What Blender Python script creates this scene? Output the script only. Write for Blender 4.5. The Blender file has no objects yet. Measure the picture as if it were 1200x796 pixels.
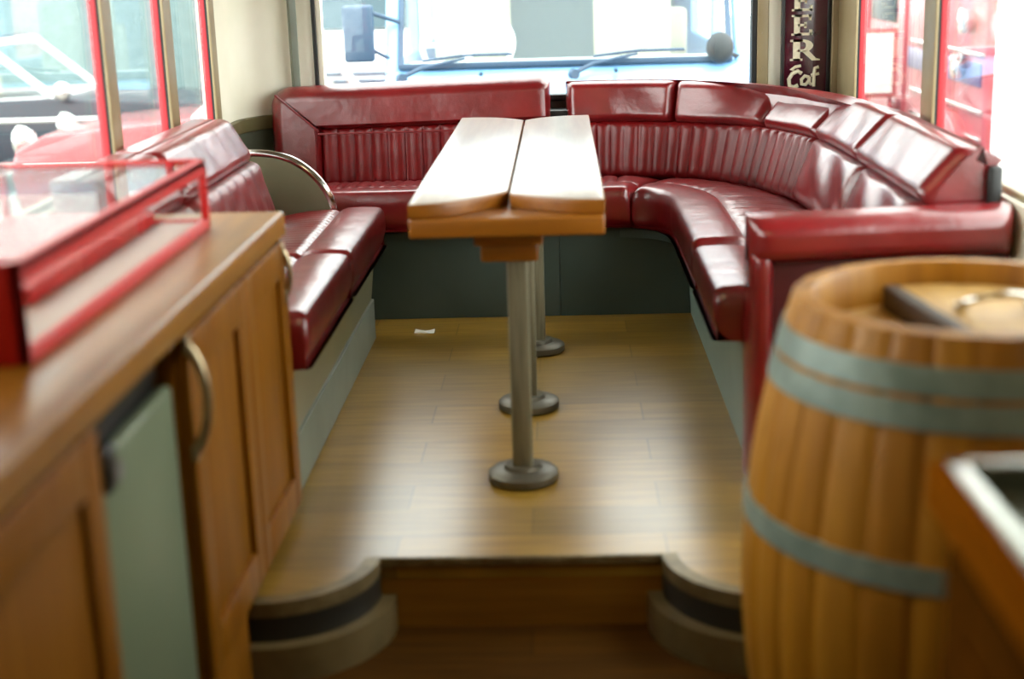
import bpy, bmesh, math, random
from mathutils import Vector, Matrix
random.seed(4)
C = bpy.context.scene.collection
PI = math.pi
ORG = {}

# ------------------------------------------------------------------ materials
def lin(c):
    return tuple((v/12.92 if v <= 0.04045 else ((v+0.055)/1.055)**2.4) for v in [x/255 for x in c])

def new_mat(name):
    m = bpy.data.materials.new(name); m.use_nodes = True
    nt = m.node_tree
    return m, nt, nt.nodes['Principled BSDF']

def noise_color(nt, bsdf, c1, c2, scale=(1, 1, 1), nscale=6, detail=5, lo=.35, hi=.65):
    tc = nt.nodes.new('ShaderNodeTexCoord'); mp = nt.nodes.new('ShaderNodeMapping')
    mp.inputs['Scale'].default_value = scale
    nz = nt.nodes.new('ShaderNodeTexNoise'); nz.inputs['Scale'].default_value = nscale; nz.inputs['Detail'].default_value = detail
    cr = nt.nodes.new('ShaderNodeValToRGB')
    cr.color_ramp.elements[0].position = lo; cr.color_ramp.elements[1].position = hi
    cr.color_ramp.elements[0].color = (*lin(c1), 1); cr.color_ramp.elements[1].color = (*lin(c2), 1)
    L = nt.links.new
    L(tc.outputs['Object'], mp.inputs['Vector']); L(mp.outputs['Vector'], nz.inputs['Vector'])
    L(nz.outputs['Fac'], cr.inputs['Fac']); L(cr.outputs['Color'], bsdf.inputs['Base Color'])
    return tc, mp, nz, cr

def add_bump(nt, bsdf, height, strength=.2, dist=.01):
    b = nt.nodes.new('ShaderNodeBump'); b.inputs['Strength'].default_value = strength; b.inputs['Distance'].default_value = dist
    nt.links.new(height, b.inputs['Height']); nt.links.new(b.outputs['Normal'], bsdf.inputs['Normal'])

def mat(name, c1, c2=None, rough=.5, metal=0., scale=(1, 1, 1), nscale=6, bump=0., bdist=.004, coat=0., crough=.1, spec=.5, lo=.35, hi=.65):
    m, nt, b = new_mat(name)
    t = noise_color(nt, b, c1, c2 or c1, scale, nscale, lo=lo, hi=hi)
    b.inputs['Roughness'].default_value = rough; b.inputs['Metallic'].default_value = metal
    b.inputs['Coat Weight'].default_value = coat; b.inputs['Coat Roughness'].default_value = crough
    b.inputs['Specular IOR Level'].default_value = spec
    if bump: add_bump(nt, b, t[2].outputs['Fac'], bump, bdist)
    return m

def leather(name, c1, c2, rough=.33, spec=1.0):
    m, nt, b = new_mat(name)
    tc, mp, nz, cr = noise_color(nt, b, c1, c2, nscale=5)
    b.inputs['Roughness'].default_value = rough
    b.inputs['Specular IOR Level'].default_value = spec
    n2 = nt.nodes.new('ShaderNodeTexNoise'); n2.inputs['Scale'].default_value = 9; n2.inputs['Detail'].default_value = 3
    n3 = nt.nodes.new('ShaderNodeTexVoronoi'); n3.inputs['Scale'].default_value = 220
    ad = nt.nodes.new('ShaderNodeMath'); ad.operation = 'MULTIPLY_ADD'; ad.inputs[1].default_value = .04
    L = nt.links.new
    L(tc.outputs['Object'], n2.inputs['Vector']); L(tc.outputs['Object'], n3.inputs['Vector'])
    L(n3.outputs['Distance'], ad.inputs[0]); L(n2.outputs['Fac'], ad.inputs[2])
    add_bump(nt, b, ad.outputs[0], .35, .012)
    return m

def plank_wood(name, c1, c2, seam, pw, pl, rough, rot=0., coat=0.):
    m, nt, b = new_mat(name)
    tc, mp, nz, cr = noise_color(nt, b, c1, c2, (3, 45, 3) if not rot else (45, 3, 3), 1.6, 6, .3, .7)
    br = nt.nodes.new('ShaderNodeTexBrick'); mp2 = nt.nodes.new('ShaderNodeMapping')
    mp2.inputs['Rotation'].default_value = (0, 0, rot)
    br.inputs['Scale'].default_value = 1; br.inputs['Brick Width'].default_value = pl; br.inputs['Row Height'].default_value = pw
    br.inputs['Mortar Size'].default_value = .0022; br.inputs['Bias'].default_value = 0
    br.inputs['Color1'].default_value = (.72, .72, .72, 1); br.inputs['Color2'].default_value = (1.15, 1.12, 1.08, 1)
    br.inputs['Mortar'].default_value = (seam, seam, seam, 1)
    big = nt.nodes.new('ShaderNodeTexNoise'); big.inputs['Scale'].default_value = 1.6; big.inputs['Detail'].default_value = 2
    mx = nt.nodes.new('ShaderNodeMix'); mx.data_type = 'RGBA'; mx.blend_type = 'MULTIPLY'; mx.inputs['Factor'].default_value = 1
    L = nt.links.new
    L(tc.outputs['Object'], mp2.inputs['Vector']); L(mp2.outputs['Vector'], br.inputs['Vector']); L(tc.outputs['Object'], big.inputs['Vector'])
    L(cr.outputs['Color'], mx.inputs[6]); L(br.outputs['Color'], mx.inputs[7]); L(mx.outputs[2], b.inputs['Base Color'])
    mr = nt.nodes.new('ShaderNodeMapRange'); mr.inputs['To Min'].default_value = rough-.04; mr.inputs['To Max'].default_value = rough+.08
    L(big.outputs['Fac'], mr.inputs['Value']); L(mr.outputs['Result'], b.inputs['Roughness'])
    b.inputs['Coat Weight'].default_value = coat; b.inputs['Coat Roughness'].default_value = .3
    add_bump(nt, b, br.outputs['Fac'], -.15, .002)
    return m

def grain(name, c1, c2, axis, rough=.4, coat=0., nscale=3., k=14., spec=.5):
    s = [k, k, k]; s['xyz'.index(axis)] = .9
    m = mat(name, c1, c2, rough, scale=tuple(s), nscale=nscale, coat=coat, crough=.22, lo=.3, hi=.7, spec=spec)
    return m

def glass(name, tint=(1, 1, 1), r0=.03, k=.6, rough=0.0):
    """clear pane: see-through, with a mirror share that grows towards grazing view (same from both faces)"""
    m = bpy.data.materials.new(name); m.use_nodes = True; nt = m.node_tree; nt.nodes.clear()
    N = nt.nodes.new; o = N('ShaderNodeOutputMaterial'); t = N('ShaderNodeBsdfTransparent'); g = N('ShaderNodeBsdfGlossy'); mx = N('ShaderNodeMixShader')
    t.inputs['Color'].default_value = (*tint, 1); g.inputs['Roughness'].default_value = rough
    ge = N('ShaderNodeNewGeometry'); d = N('ShaderNodeVectorMath'); d.operation = 'DOT_PRODUCT'
    def math_(op, x, y=None):
        q = N('ShaderNodeMath'); q.operation = op; q.use_clamp = op == 'SUBTRACT'
        for i, v in enumerate((x, y)):
            if v is None: continue
            if isinstance(v, (int, float)): q.inputs[i].default_value = v
            else: nt.links.new(v, q.inputs[i])
        return q.outputs[0]
    L = nt.links.new
    L(ge.outputs['Normal'], d.inputs[0]); L(ge.outputs['Incoming'], d.inputs[1])
    f = math_('ADD', math_('MULTIPLY', math_('POWER', math_('SUBTRACT', 1., math_('ABSOLUTE', d.outputs['Value'])), 5.), k), r0)
    L(f, mx.inputs[0]); L(t.outputs[0], mx.inputs[1]); L(g.outputs[0], mx.inputs[2]); L(mx.outputs[0], o.inputs['Surface'])
    return m

M = {}
M['leather'] = leather('red_leather', (104, 9, 13), (126, 17, 21), .28)
M['leather_panel'] = leather('red_leather_pleats', (104, 8, 11), (124, 14, 17), .36, .5)
M['piping'] = mat('leather_piping', (120, 40, 42), rough=.3)
M['floor'] = plank_wood('strip_floor', (122, 90, 24), (156, 122, 46), .5, .17, .62, .30, coat=.35)
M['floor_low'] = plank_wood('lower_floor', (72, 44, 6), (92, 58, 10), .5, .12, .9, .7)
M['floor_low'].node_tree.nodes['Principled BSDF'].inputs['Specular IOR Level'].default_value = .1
M['riser'] = grain('riser_wood', (124, 82, 20), (144, 98, 28), 'x', .5, spec=.3)
M['oak_v'] = grain('oak_vertical', (112, 64, 4), (138, 87, 10), 'z', .45, spec=.22)
M['oak_h'] = grain('oak_worktop', (128, 80, 14), (154, 102, 26), 'y', .36, coat=.2)
M['oak_dark'] = grain('dark_worktop', (124, 68, 8), (144, 82, 14), 'y', .6, spec=.0)
M['table_top'] = grain('worn_table', (132, 108, 84), (156, 132, 106), 'y', .3, coat=.55)
M['table_wood'] = grain('table_edge_wood', (122, 68, 7), (150, 90, 14), 'x', .38, coat=.2)
M['barrel'] = grain('barrel_staves', (152, 98, 14), (180, 122, 26), 'z', .55, k=10, spec=.3)
M['barrel_b'] = grain('barrel_staves_light', (158, 104, 18), (186, 128, 31), 'z', .5, k=10)
M['barrel_c'] = grain('barrel_staves_brown', (144, 92, 12), (172, 114, 23), 'z', .5, k=10)
M['barrel_pale'] = grain('barrel_head_wood', (176, 132, 62), (198, 156, 84), 'y', .5, k=10)
M['barrel_dark'] = mat('barrel_dark_wood', (44, 26, 8), (60, 36, 12), .6)  # dark colour for the shaded side of the half lid
M['hoop'] = mat('galvanised_hoop', (112, 128, 120), (136, 152, 144), .42, .15, nscale=14)
M['steel'] = mat('brushed_steel', (112, 106, 84), (134, 127, 104), .34, .25, scale=(20, 20, 1))
M['foot'] = mat('dull_foot_metal', (92, 86, 72), (112, 106, 90), .42, .5)
M['chrome'] = mat('chrome', (215, 215, 212), rough=.12, metal=1.)
M['bowmetal'] = mat('satin_handle_metal', (176, 158, 126), rough=.3, metal=.9)
M['cream'] = mat('cream_paint', (230, 224, 202), (238, 232, 214), .45, nscale=3)
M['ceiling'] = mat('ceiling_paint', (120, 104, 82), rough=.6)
M['tan'] = mat('tan_post_paint', (140, 122, 88), (154, 138, 104), .4, nscale=4)
M['greenpanel'] = mat('olive_wall_panel', (74, 78, 62), (88, 92, 74), .5)
M['olive'] = mat('olive_rail', (96, 88, 56), rough=.45)
M['darkwall'] = mat('dark_lower_wall', (60, 58, 50), rough=.6)
M['rearbase'] = mat('grey_green_vinyl', (46, 56, 48), (58, 68, 60), .38, nscale=2.5)
M['leftbase'] = mat('olive_cream_panel', (104, 102, 74), (120, 116, 88), .3, nscale=3)
M['kick'] = mat('grey_kick_strip', (104, 110, 96), (120, 126, 112), .4, nscale=4)
M['rightbase'] = mat('pale_blue_grey_panel', (116, 134, 122), (128, 146, 134), .38, nscale=3)
M['divider'] = mat('grey_green_divider', (104, 102, 78), (118, 116, 92), .4, nscale=3)
M['redpaint'] = mat('red_post_paint', (184, 44, 54), rough=.45)
M['case'] = mat('red_case_paint', (190, 9, 6), rough=.45)
M['case_in'] = mat('case_liner', (170, 138, 126), rough=.5)
M['black'] = mat('black_plastic', (14, 13, 12), rough=.4)
M['gasket'] = mat('black_rubber', (22, 22, 22), rough=.6)
M['fridge'] = mat('grey_fridge', (104, 116, 92), (114, 126, 102), .4, nscale=2)
M['greyknob'] = mat('grey_knob', (120, 116, 120), rough=.4)
M['white'] = mat('white_paint', (236, 236, 232), rough=.5)
M['paper'] = mat('paper', (238, 234, 222), rough=.7)
M['sign'] = mat('sign_board', (58, 16, 30), (72, 22, 38), rough=.16, coat=.6, crough=.08)
M['letter'] = mat('cream_letters', (226, 218, 190), rough=.5)
M['tray'] = mat('dark_tray', (92, 98, 88), (124, 130, 120), .3, .4)
M['brown_dark'] = grain('dark_cabinet_wood', (70, 38, 6), (88, 50, 10), 'z', .6, spec=.0)
M['trayrim'] = mat('satin_rim', (186, 188, 180), rough=.25, metal=.7)
M['glass'] = glass('window_glass', (.97, .99, .985))
M['caseglass'] = glass('case_glass', (.95, .96, .95), .04, .45, .02)
M['nosing'] = mat('worn_nosing', (106, 90, 60), (132, 116, 82), .4, .3, nscale=20)
M['blackband'] = mat('dark_rubber_band', (34, 32, 26), rough=.5)
M['ring'] = mat('scuffed_step_ring', (88, 74, 45), (112, 96, 64), .4, nscale=8)
# outside
M['bluevan'] = mat('pale_blue_van_paint', (120, 168, 212), rough=.3, coat=.4)
M['slate'] = mat('slate_blue_plastic', (44, 68, 92), rough=.5)
M['greyvan'] = mat('grey_van_rubber', (40, 46, 50), rough=.6)
M['creamseat'] = mat('cream_seat_cloth', (168, 164, 140), rough=.7)
M['redcar'] = mat('red_car_paint', (136, 22, 30), rough=.25, coat=.6)
M['bluecar'] = mat('dark_blue_car_paint', (4, 26, 40), rough=.35, coat=.1)
M['engine'] = mat('fire_red_paint', (192, 92, 96), rough=.3, coat=.2)  # red paled towards pink, flare worked into the paint colour
M['lavender'] = mat('lavender_band', (104, 92, 130), rough=.35)  # reflection in the engine's window band, put into the colour
M['tyre'] = mat('tyre_rubber', (40, 40, 40), rough=.7)
M['carglass'] = mat('tinted_car_glass', (20, 52, 62), rough=.2)
M['ground'] = mat('pale_concrete', (128, 126, 120), (142, 140, 134), .7, nscale=1)
M['building'] = mat('pale_wall', (92, 112, 114), (104, 124, 126), rough=.8)

# ------------------------------------------------------------------ mesh helpers
def BM(): return bmesh.new()

def merge(bm, b2):
    me = bpy.data.meshes.new('tmp'); b2.to_mesh(me); b2.free(); bm.from_mesh(me); bpy.data.meshes.remove(me)

def box(bm, x0, x1, y0, y1, z0, z1, bev=0., rot=None):
    b = bmesh.new(); bmesh.ops.create_cube(b, size=1)
    for v in b.verts:
        v.co = Vector(((x0+x1)/2+v.co.x*(x1-x0), (y0+y1)/2+v.co.y*(y1-y0), (z0+z1)/2+v.co.z*(z1-z0)))
    if bev: bmesh.ops.bevel(b, geom=b.edges[:], offset=bev, segments=3, profile=.5, affect='EDGES')
    if rot:
        ctr, ax, ang = rot
        bmesh.ops.rotate(b, cent=ctr, matrix=Matrix.Rotation(ang, 3, ax), verts=b.verts[:])
    merge(bm, b); return bm

def prism(bm, pts, lo, hi, axis='z', bev=0.):
    """extrude an outline; axis z: pts are (x,y); axis y: (x,z); axis x: (y,z)"""
    f = {'z': lambda p, t: (p[0], p[1], t), 'y': lambda p, t: (p[0], t, p[1]), 'x': lambda p, t: (t, p[0], p[1])}[axis]
    b = bmesh.new()
    a = [b.verts.new(f(p, lo)) for p in pts]; c = [b.verts.new(f(p, hi)) for p in pts]; n = len(pts)
    b.faces.new(a[::-1]); b.faces.new(c)
    for i in range(n): b.faces.new((a[i], a[(i+1) % n], c[(i+1) % n], c[i]))
    bmesh.ops.recalc_face_normals(b, faces=b.faces[:])
    if bev:
        es = [e for e in b.edges if len(e.link_faces) == 2 and any(len(fc.verts) == n and n > 4 for fc in e.link_faces)] or b.edges[:]
        bmesh.ops.bevel(b, geom=es, offset=bev, segments=3, profile=.5, affect='EDGES')
    merge(bm, b); return bm

def tube(bm, pts, r, n=12, cap=True):
    pts = [Vector(p) for p in pts]; rings = []; b = bmesh.new()
    t0 = (pts[1]-pts[0]).normalized(); up = Vector((0, 0, 1)) if abs(t0.z) < .9 else Vector((1, 0, 0))
    nrm = (up-t0*up.dot(t0)).normalized()
    for i, p in enumerate(pts):
        t = (pts[min(i+1, len(pts)-1)]-pts[max(i-1, 0)]).normalized()
        nrm = (nrm-t*nrm.dot(t)).normalized(); bn = t.cross(nrm)
        rr = r[i] if isinstance(r, (list, tuple)) else r
        rings.append([b.verts.new(p+(nrm*math.cos(2*PI*k/n)+bn*math.sin(2*PI*k/n))*rr) for k in range(n)])
    for i in range(len(rings)-1):
        for k in range(n): b.faces.new((rings[i][k], rings[i][(k+1) % n], rings[i+1][(k+1) % n], rings[i+1][k]))
    if cap: b.faces.new(rings[0][::-1]); b.faces.new(rings[-1])
    bmesh.ops.recalc_face_normals(b, faces=b.faces[:]); merge(bm, b); return bm

def lathe(bm, prof, cx, cy, n=64, closed=False):
    """prof: (r,z) list"""
    b = bmesh.new(); rings = []
    for r, z in prof:
        if r < 1e-5: rings.append([b.verts.new((cx, cy, z))])
        else: rings.append([b.verts.new((cx+r*math.cos(2*PI*k/n), cy+r*math.sin(2*PI*k/n), z)) for k in range(n)])
    m = len(rings)
    for i in range(m if closed else m-1):
        a, c = rings[i], rings[(i+1) % m]
        for k in range(n):
            k2 = (k+1) % n
            if len(a) == 1 and len(c) == 1: continue
            if len(a) == 1: b.faces.new((a[0], c[k2], c[k]))
            elif len(c) == 1: b.faces.new((a[k], a[k2], c[0]))
            else: b.faces.new((a[k], a[k2], c[k2], c[k]))
    bmesh.ops.recalc_face_normals(b, faces=b.faces[:]); merge(bm, b); return bm

def grid_solid(bm, front, back):
    """front/back: rows of points of one size; makes a closed solid"""
    b = bmesh.new(); nu, nv = len(front), len(front[0])
    A = [[b.verts.new(p) for p in row] for row in front]; B = [[b.verts.new(p) for p in row] for row in back]
    for i in range(nu-1):
        for j in range(nv-1):
            b.faces.new((A[i][j], A[i+1][j], A[i+1][j+1], A[i][j+1])); b.faces.new((B[i][j], B[i][j+1], B[i+1][j+1], B[i+1][j]))
    for i in range(nu-1):
        b.faces.new((A[i][0], B[i][0], B[i+1][0], A[i+1][0])); b.faces.new((A[i][-1], A[i+1][-1], B[i+1][-1], B[i][-1]))
    for j in range(nv-1):
        b.faces.new((A[0][j], A[0][j+1], B[0][j+1], B[0][j])); b.faces.new((A[-1][j], B[-1][j], B[-1][j+1], A[-1][j+1]))
    bmesh.ops.recalc_face_normals(b, faces=b.faces[:]); merge(bm, b); return bm

def spaced(L, r, n):
    """sample positions along 0..L, denser within r of both ends"""
    r = min(r, L/2); e = [r*(1-math.cos(i/5*PI/2)) for i in range(5)]
    mid = [r+(L-2*r)*i/n for i in range(n+1)]
    return e+mid+[L-x for x in e[::-1]]

def edge(d, r):
    return 1. if d >= r else math.sqrt(max(0, 1-(1-d/r)**2))

def pad(bm, fn, U, V, T, r, nu=24, nv=12, relief=None, sides=(1, 1, 1, 1), back=0.):
    """upholstered pad: fn(u,v,w) -> world point, w = outward"""
    us, vs = spaced(U, r, nu), spaced(V, r, nv); F, B = [], []
    for u in us:
        fr, bk = [], []
        for v in vs:
            e = (edge(u, r*sides[0]) if sides[0] else 1)*(edge(U-u, r*sides[1]) if sides[1] else 1)*(edge(v, r*sides[2]) if sides[2] else 1)*(edge(V-v, r*sides[3]) if sides[3] else 1)
            w = T*e + (relief(u, v)*e if relief else 0)
            fr.append(fn(u, v, w)); bk.append(fn(u, v, -abs(back)-.002))
        F.append(fr); B.append(bk)
    return grid_solid(bm, F, B)

def puff(U, V, amp):
    return lambda u, v: amp*math.sin(PI*min(max(u/U, 0), 1))**.6*math.sin(PI*min(max(v/V, 0), 1))**.6

def pleats(pitch, depth, m=.03, U=1., V=1.):
    def f(u, v):
        k = min(1, min(v, V-v)/m, min(u, U-u)/m) if m else 1
        return depth*(abs(math.sin(PI*u/pitch))**.55-1)*max(0, k)
    return f

def children_label(o, label):
    o['label'] = label

def empty(name, loc, label, cat, group=None):
    o = bpy.data.objects.new(name, None); C.objects.link(o); o.location = loc; o['label'] = label; o['category'] = cat
    o.empty_display_size = .1
    if group: o['group'] = group
    ORG[o.name] = Vector(loc); return o

def obj(name, bm, m, parent=None, smooth=True, angle=40, label=None, origin=None):
    me = bpy.data.meshes.new(name)
    if parent is not None: org = ORG[parent.name]
    elif origin is not None: org = Vector(origin)
    else:
        lo = [min(v.co[i] for v in bm.verts) for i in range(3)]; hi = [max(v.co[i] for v in bm.verts) for i in range(3)]
        org = Vector(((lo[0]+hi[0])/2, (lo[1]+hi[1])/2, lo[2]))
    bmesh.ops.translate(bm, verts=bm.verts[:], vec=-org)
    bm.to_mesh(me); bm.free()
    mats = m if isinstance(m, list) else [m]
    for x in mats: me.materials.append(x)
    if smooth:
        me.polygons.foreach_set('use_smooth', [True]*len(me.polygons))
        me.set_sharp_from_angle(angle=math.radians(angle))
    o = bpy.data.objects.new(name, me); C.objects.link(o)
    if parent is not None: o.parent = parent; ORG[o.name] = org
    else: o.location = org; ORG[o.name] = org
    if label: o['label'] = label
    return o

def tag(o, label, cat, group=None):
    o['label'] = label; o['category'] = cat
    if group: o['group'] = group
    return o

def struct(name, bm, m, label=None, parent=None, **k):
    o = obj(name, bm, m, parent, **k)
    if parent is None: o['kind'] = 'structure'
    if label: o['label'] = label
    return o

class Path:
    """smooth plan path through points, by arc length; normal = left of travel * side"""
    def __init__(self, pts, side=1, n=24):
        P = [Vector((p[0], p[1], 0)) for p in pts]; Q = [2*P[0]-P[1]]+P+[2*P[-1]-P[-2]]; self.p = []
        for i in range(1, len(Q)-2):
            for k in range(n):
                t = k/n; a, b, c, d = Q[i-1], Q[i], Q[i+1], Q[i+2]
                # centripetal-ish: plain Catmull-Rom with damped tangents
                m1 = (c-a)*.5; m2 = (d-b)*.5; L = (c-b).length
                m1 = m1.normalized()*min(m1.length, L); m2 = m2.normalized()*min(m2.length, L)
                self.p.append((2*t**3-3*t*t+1)*b+(t**3-2*t*t+t)*m1+(-2*t**3+3*t*t)*c+(t**3-t*t)*m2)
        self.p.append(P[-1]); self.s = [0]
        for i in range(1, len(self.p)): self.s.append(self.s[-1]+(self.p[i]-self.p[i-1]).length)
        self.L = self.s[-1]; self.side = side
    def at(self, s):
        import bisect
        s0 = min(max(s, 0), self.L); i = min(max(bisect.bisect_right(self.s, s0)-1, 0), len(self.p)-2)
        t = (s0-self.s[i])/max(1e-9, self.s[i+1]-self.s[i]); p = self.p[i].lerp(self.p[i+1], t)
        a = self.p[max(i-2, 0)]; b = self.p[min(i+3, len(self.p)-1)]; d = (b-a).normalized()
        p = p+d*(s-s0)
        return p, Vector((-d.y, d.x, 0))*self.side
    def near(self, x, y):
        q = Vector((x, y, 0)); return self.s[min(range(len(self.p)), key=lambda i: (self.p[i]-q).length)]

# ------------------------------------------------------------------ the shell of the bus
FL, LOW, GR = 0.0, -0.17, -1.0
XL, XR, YR = -1.28, 1.10, 5.85
# raised floor with a well at the aisle and rounded lobes to its sides
def arc(cx, cy, r, a0, a1, n=14): return [(cx+r*math.cos(math.radians(a0+(a1-a0)*i/n)), cy+r*math.sin(math.radians(a0+(a1-a0)*i/n))) for i in range(n+1)]
def platform(off=0.):
    r = .23
    return ([(XL, YR), (XL, 2.757-off)] + arc(-.668, 2.987, r+off, -90, 0) + [(-.438+off, 2.987), (.21-off, 2.987)] +
            arc(.44, 2.987, r+off, 180, 270) + [(XR, 2.757-off), (XR, YR)])
struct('floor', prism(BM(), platform(), -.05, FL, 'z'), M['floor'], 'raised strip wood floor of the seating area', angle=30)
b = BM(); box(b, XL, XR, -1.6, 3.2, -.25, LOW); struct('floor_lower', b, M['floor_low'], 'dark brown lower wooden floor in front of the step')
b = BM(); box(b, -.44, .212, 2.989, 3.03, LOW, -.05); struct('trim_1', b, M['riser'], 'brown wooden step riser at the end of the aisle')
b = BM(); box(b, -.44, .212, 2.980, 2.992, -.020, .002, .003)
for i in range(7): tube(b, [(-.4+.093*i, 2.982, -.010), (-.4+.093*i, 2.977, -.010)], .005, 8)
struct('trim_2', b, M['nosing'], 'worn nosing strip along the step edge')
def lobe_strip(cx, a0, a1, r0, r1, z0, z1, xend):
    pts = arc(cx, 2.987, r1, a0, a1); inn = arc(cx, 2.987, r0, a0, a1)
    if a0 == 180: o = pts+[(xend, 2.987-r1), (xend, 2.987-r0)]+inn[::-1]
    else: o = [(xend, 2.987-r1)]+pts+inn[::-1]+[(xend, 2.987-r0)]
    return prism(BM(), o, z0, z1, 'z')
n = 3
for cx, a0, a1, xe, side in ((-.668, -90, 0, XL, 'left'), (.44, 180, 270, XR, 'right')):
    struct('trim_%d' % n, lobe_strip(cx, a0, a1, .2, .236, -.03, .004, xe), M['nosing'], 'worn metal nosing round the %s corner of the step' % side); n += 1
    struct('trim_%d' % n, lobe_strip(cx, a0, a1, .2, .234, -.10, -.03, xe), M['blackband'], 'dark band under the nosing of the %s rounded corner' % side); n += 1
    struct('trim_%d' % n, lobe_strip(cx, a0, a1, .15, .268, LOW, -.088, xe), M['ring'], 'scuffed curved lower ledge of the %s rounded corner' % side); n += 1

# side walls below the windows, pillars, roof
for side, x0, x1 in (('left', XL-.06, XL), ('right', XR, XR+.06)):
    b = BM(); box(b, x0, x1, -1.6, YR-.3 if side == 'left' else YR, -.3, .735 if side == 'left' else .70)
    struct('wall_'+side, b, M['cream'], '%s side wall of the bus below the windows' % side)
    b = BM(); box(b, x0, x1, -1.6, YR-.3 if side == 'left' else YR, 1.72, 2.05)
    struct('wall_%s_upper' % side, b, M['cream'], '%s side wall of the bus above the windows' % side)
b = BM(); box(b, XL-.06, XL, -1.6, 1.9, .735, 1.72); struct('wall_left_front', b, M['cream'], 'solid left side wall beside the viewer')  # near windows closed off out of view to darken the foreground
b = BM(); box(b, XR, XR+.06, -1.6, 2.3, .70, 1.72); struct('wall_right_front', b, M['cream'], 'solid right side wall beside the viewer')  # same on the right: added blocker against light from near windows
b = BM(); box(b, -1.05, XR+.06, YR, YR+.06, -.3, .757); struct('wall_rear', b, M['darkwall'], 'rear wall behind the seat backs')
b = BM(); box(b, -1.05, XR+.06, YR, YR+.06, 1.72, 2.2); struct('wall_rear_upper', b, M['cream'], 'rear wall above the wide window')
b = BM(); box(b, XL-.06, XR+.06, -1.66, -1.6, -.3, 2.2); struct('wall_front', b, M['cream'], 'wall behind the viewer')
# curved roof
pts = [(XL-.06+(XR-XL+.12)*i/16, 2.0+.16*math.sin(PI*i/16)) for i in range(17)]
o2 = [(x, z+.05) for x, z in pts[::-1]]
struct('ceiling', prism(BM(), pts+o2, -1.66, YR+.06, 'y'), M['ceiling'], 'cream curved ceiling of the bus')
# rounded cream rear left corner
cor = arc(-.98, 5.55, .30, 90, 180, 12); cor_o = arc(-.98, 5.55, .36, 90, 180, 12)
b = BM(); prism(b, [(-.965, 5.85)]+cor+[(-1.28, 5.33), (-1.34, 5.33)]+cor_o[::-1]+[(-.965, 5.91)], .72, 2.05, 'z')
struct('wall_corner', b, M['cream'], 'cream rounded rear left corner wall')
b = BM(); prism(b, cor+[(-1.28, 5.33), (-1.34, 5.33)]+cor_o[::-1], -.1, .69, 'z')
struct('wall_corner_lower', b, M['greenpanel'], 'dark olive panel low in the rear left corner')
b = BM(); prism(b, arc(-.98, 5.55, .278, 90, 180, 12)+[(-1.258, 5.33), (-1.34, 5.33)]+cor_o[::-1], .68, .735, 'z', .006)
struct('trim_10', b, M['olive'], 'olive rail round the rear left corner')
b = BM(); box(b, -1.085, -1.055, 5.775, 5.805, .73, 2.0, .004, rot=((-1.07, 5.79, 1), 'Z', .5)); struct('trim_11', b, M['kick'], 'pale vertical strip on the rear left corner')

# side posts: red outside, tan inside
def side_post(num, y0, y1, sgn, label, w=.026):
    xi = XL if sgn < 0 else XR
    t = BM(); box(t, *sorted((xi-sgn*.006, xi+sgn*.004)), y0, y1, .735 if sgn < 0 else .70, 1.75, .002)
    o = struct('trim_%d' % num, t, M['tan'], label)
    r = BM(); box(r, *sorted((xi+sgn*.010, xi+sgn*(.010+w))), y0+.002, y1-.004, .74, 1.75, .004); obj('outer_post', r, M['redpaint'], o, label='red outer face')
    g = BM(); box(g, *sorted((xi+sgn*.003, xi+sgn*.011)), y0+.001, y1, .737 if sgn < 0 else .702, 1.75); obj('gasket', g, M['gasket'], o, label='dark rubber seal')
ly = [(1.9, 1.99), (4.025, 4.105), (4.655, 4.745), (5.27, 5.34)]
for i, (a, c) in enumerate(ly):
    side_post(12+i, a, c, -1, ['tan and red window post behind the display case', 'first tan and red window post above the left bench', 'middle tan and red window post above the left bench', 'last tan and red window post by the rear left corner'][i])
ry = [(2.3, 2.39), (4.285, 4.42), (5.43, 5.82)]
for i, (a, c) in enumerate(ry):
    side_post(20+i, a, c, 1, ['tan and red window post beside the barrel', 'tan and red window post above the right bench', 'tan corner post between the hanging sign and the right windows'][i])
def window(num, x, y0, y1, label):
    f = BM(); s = .012; zb = .735 if x < 0 else .70
    box(f, x-s, x+s, y0, y1, zb, zb+.017, .003); box(f, x-s, x+s, y0, y1, 1.70, 1.725, .003)
    o = struct('window_%d' % num, f, M['tan'], label)
    p = BM(); box(p, x-.003, x+.003, y0, y1, zb+.015, 1.71); obj('pane', p, M['glass'], o, label='clear glass pane')
k = 1
yy = [v for p in ly for v in p][1:-1]
for i in range(0, len(yy)-1, 2): window(k, XL-.03, yy[i], yy[i+1], 'left side window, bay %d from the viewer' % (k)); k += 1
yy = [v for p in ry for v in p][1:-1]
for i in range(0, len(yy)-1, 2): window(k, XR+.03, yy[i], yy[i+1], 'right side window, bay %d from the viewer' % (i//2+1)); k += 1
# rear window
f = BM()
box(f, -1.0, .79, YR-.015, YR+.05, .755, .778, .004); box(f, -1.0, .79, YR-.015, YR+.05, 1.66, 1.74, .004)
box(f, -1.0, -.985, YR-.02, YR+.05, .757, 1.7, .003); box(f, .765, .79, YR-.02, YR+.05, .757, 1.7, .003)
wr = struct('window_20', f, M['gasket'], 'wide rear window')
p = BM(); box(p, -.99, .77, YR+.01, YR+.016, .77, 1.7); obj('pane', p, M['glass'], wr, label='clear glass pane')
b = BM(); box(b, .785, .83, YR-.03, YR+.05, .7, 1.75, .004)
for z in (.86, 1.0, 1.14, 1.28): tube(b, [(.808, YR-.028, z), (.808, YR-.036, z)], .006, 10)
struct('trim_30', b, M['tan'], 'tan screwed strip right of the rear window')
b = BM(); box(b, .83, 1.16, YR-.02, YR+.06, .7, 1.75, .004); struct('trim_31', b, M['cream'], 'cream pillar behind the hanging sign')
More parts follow.
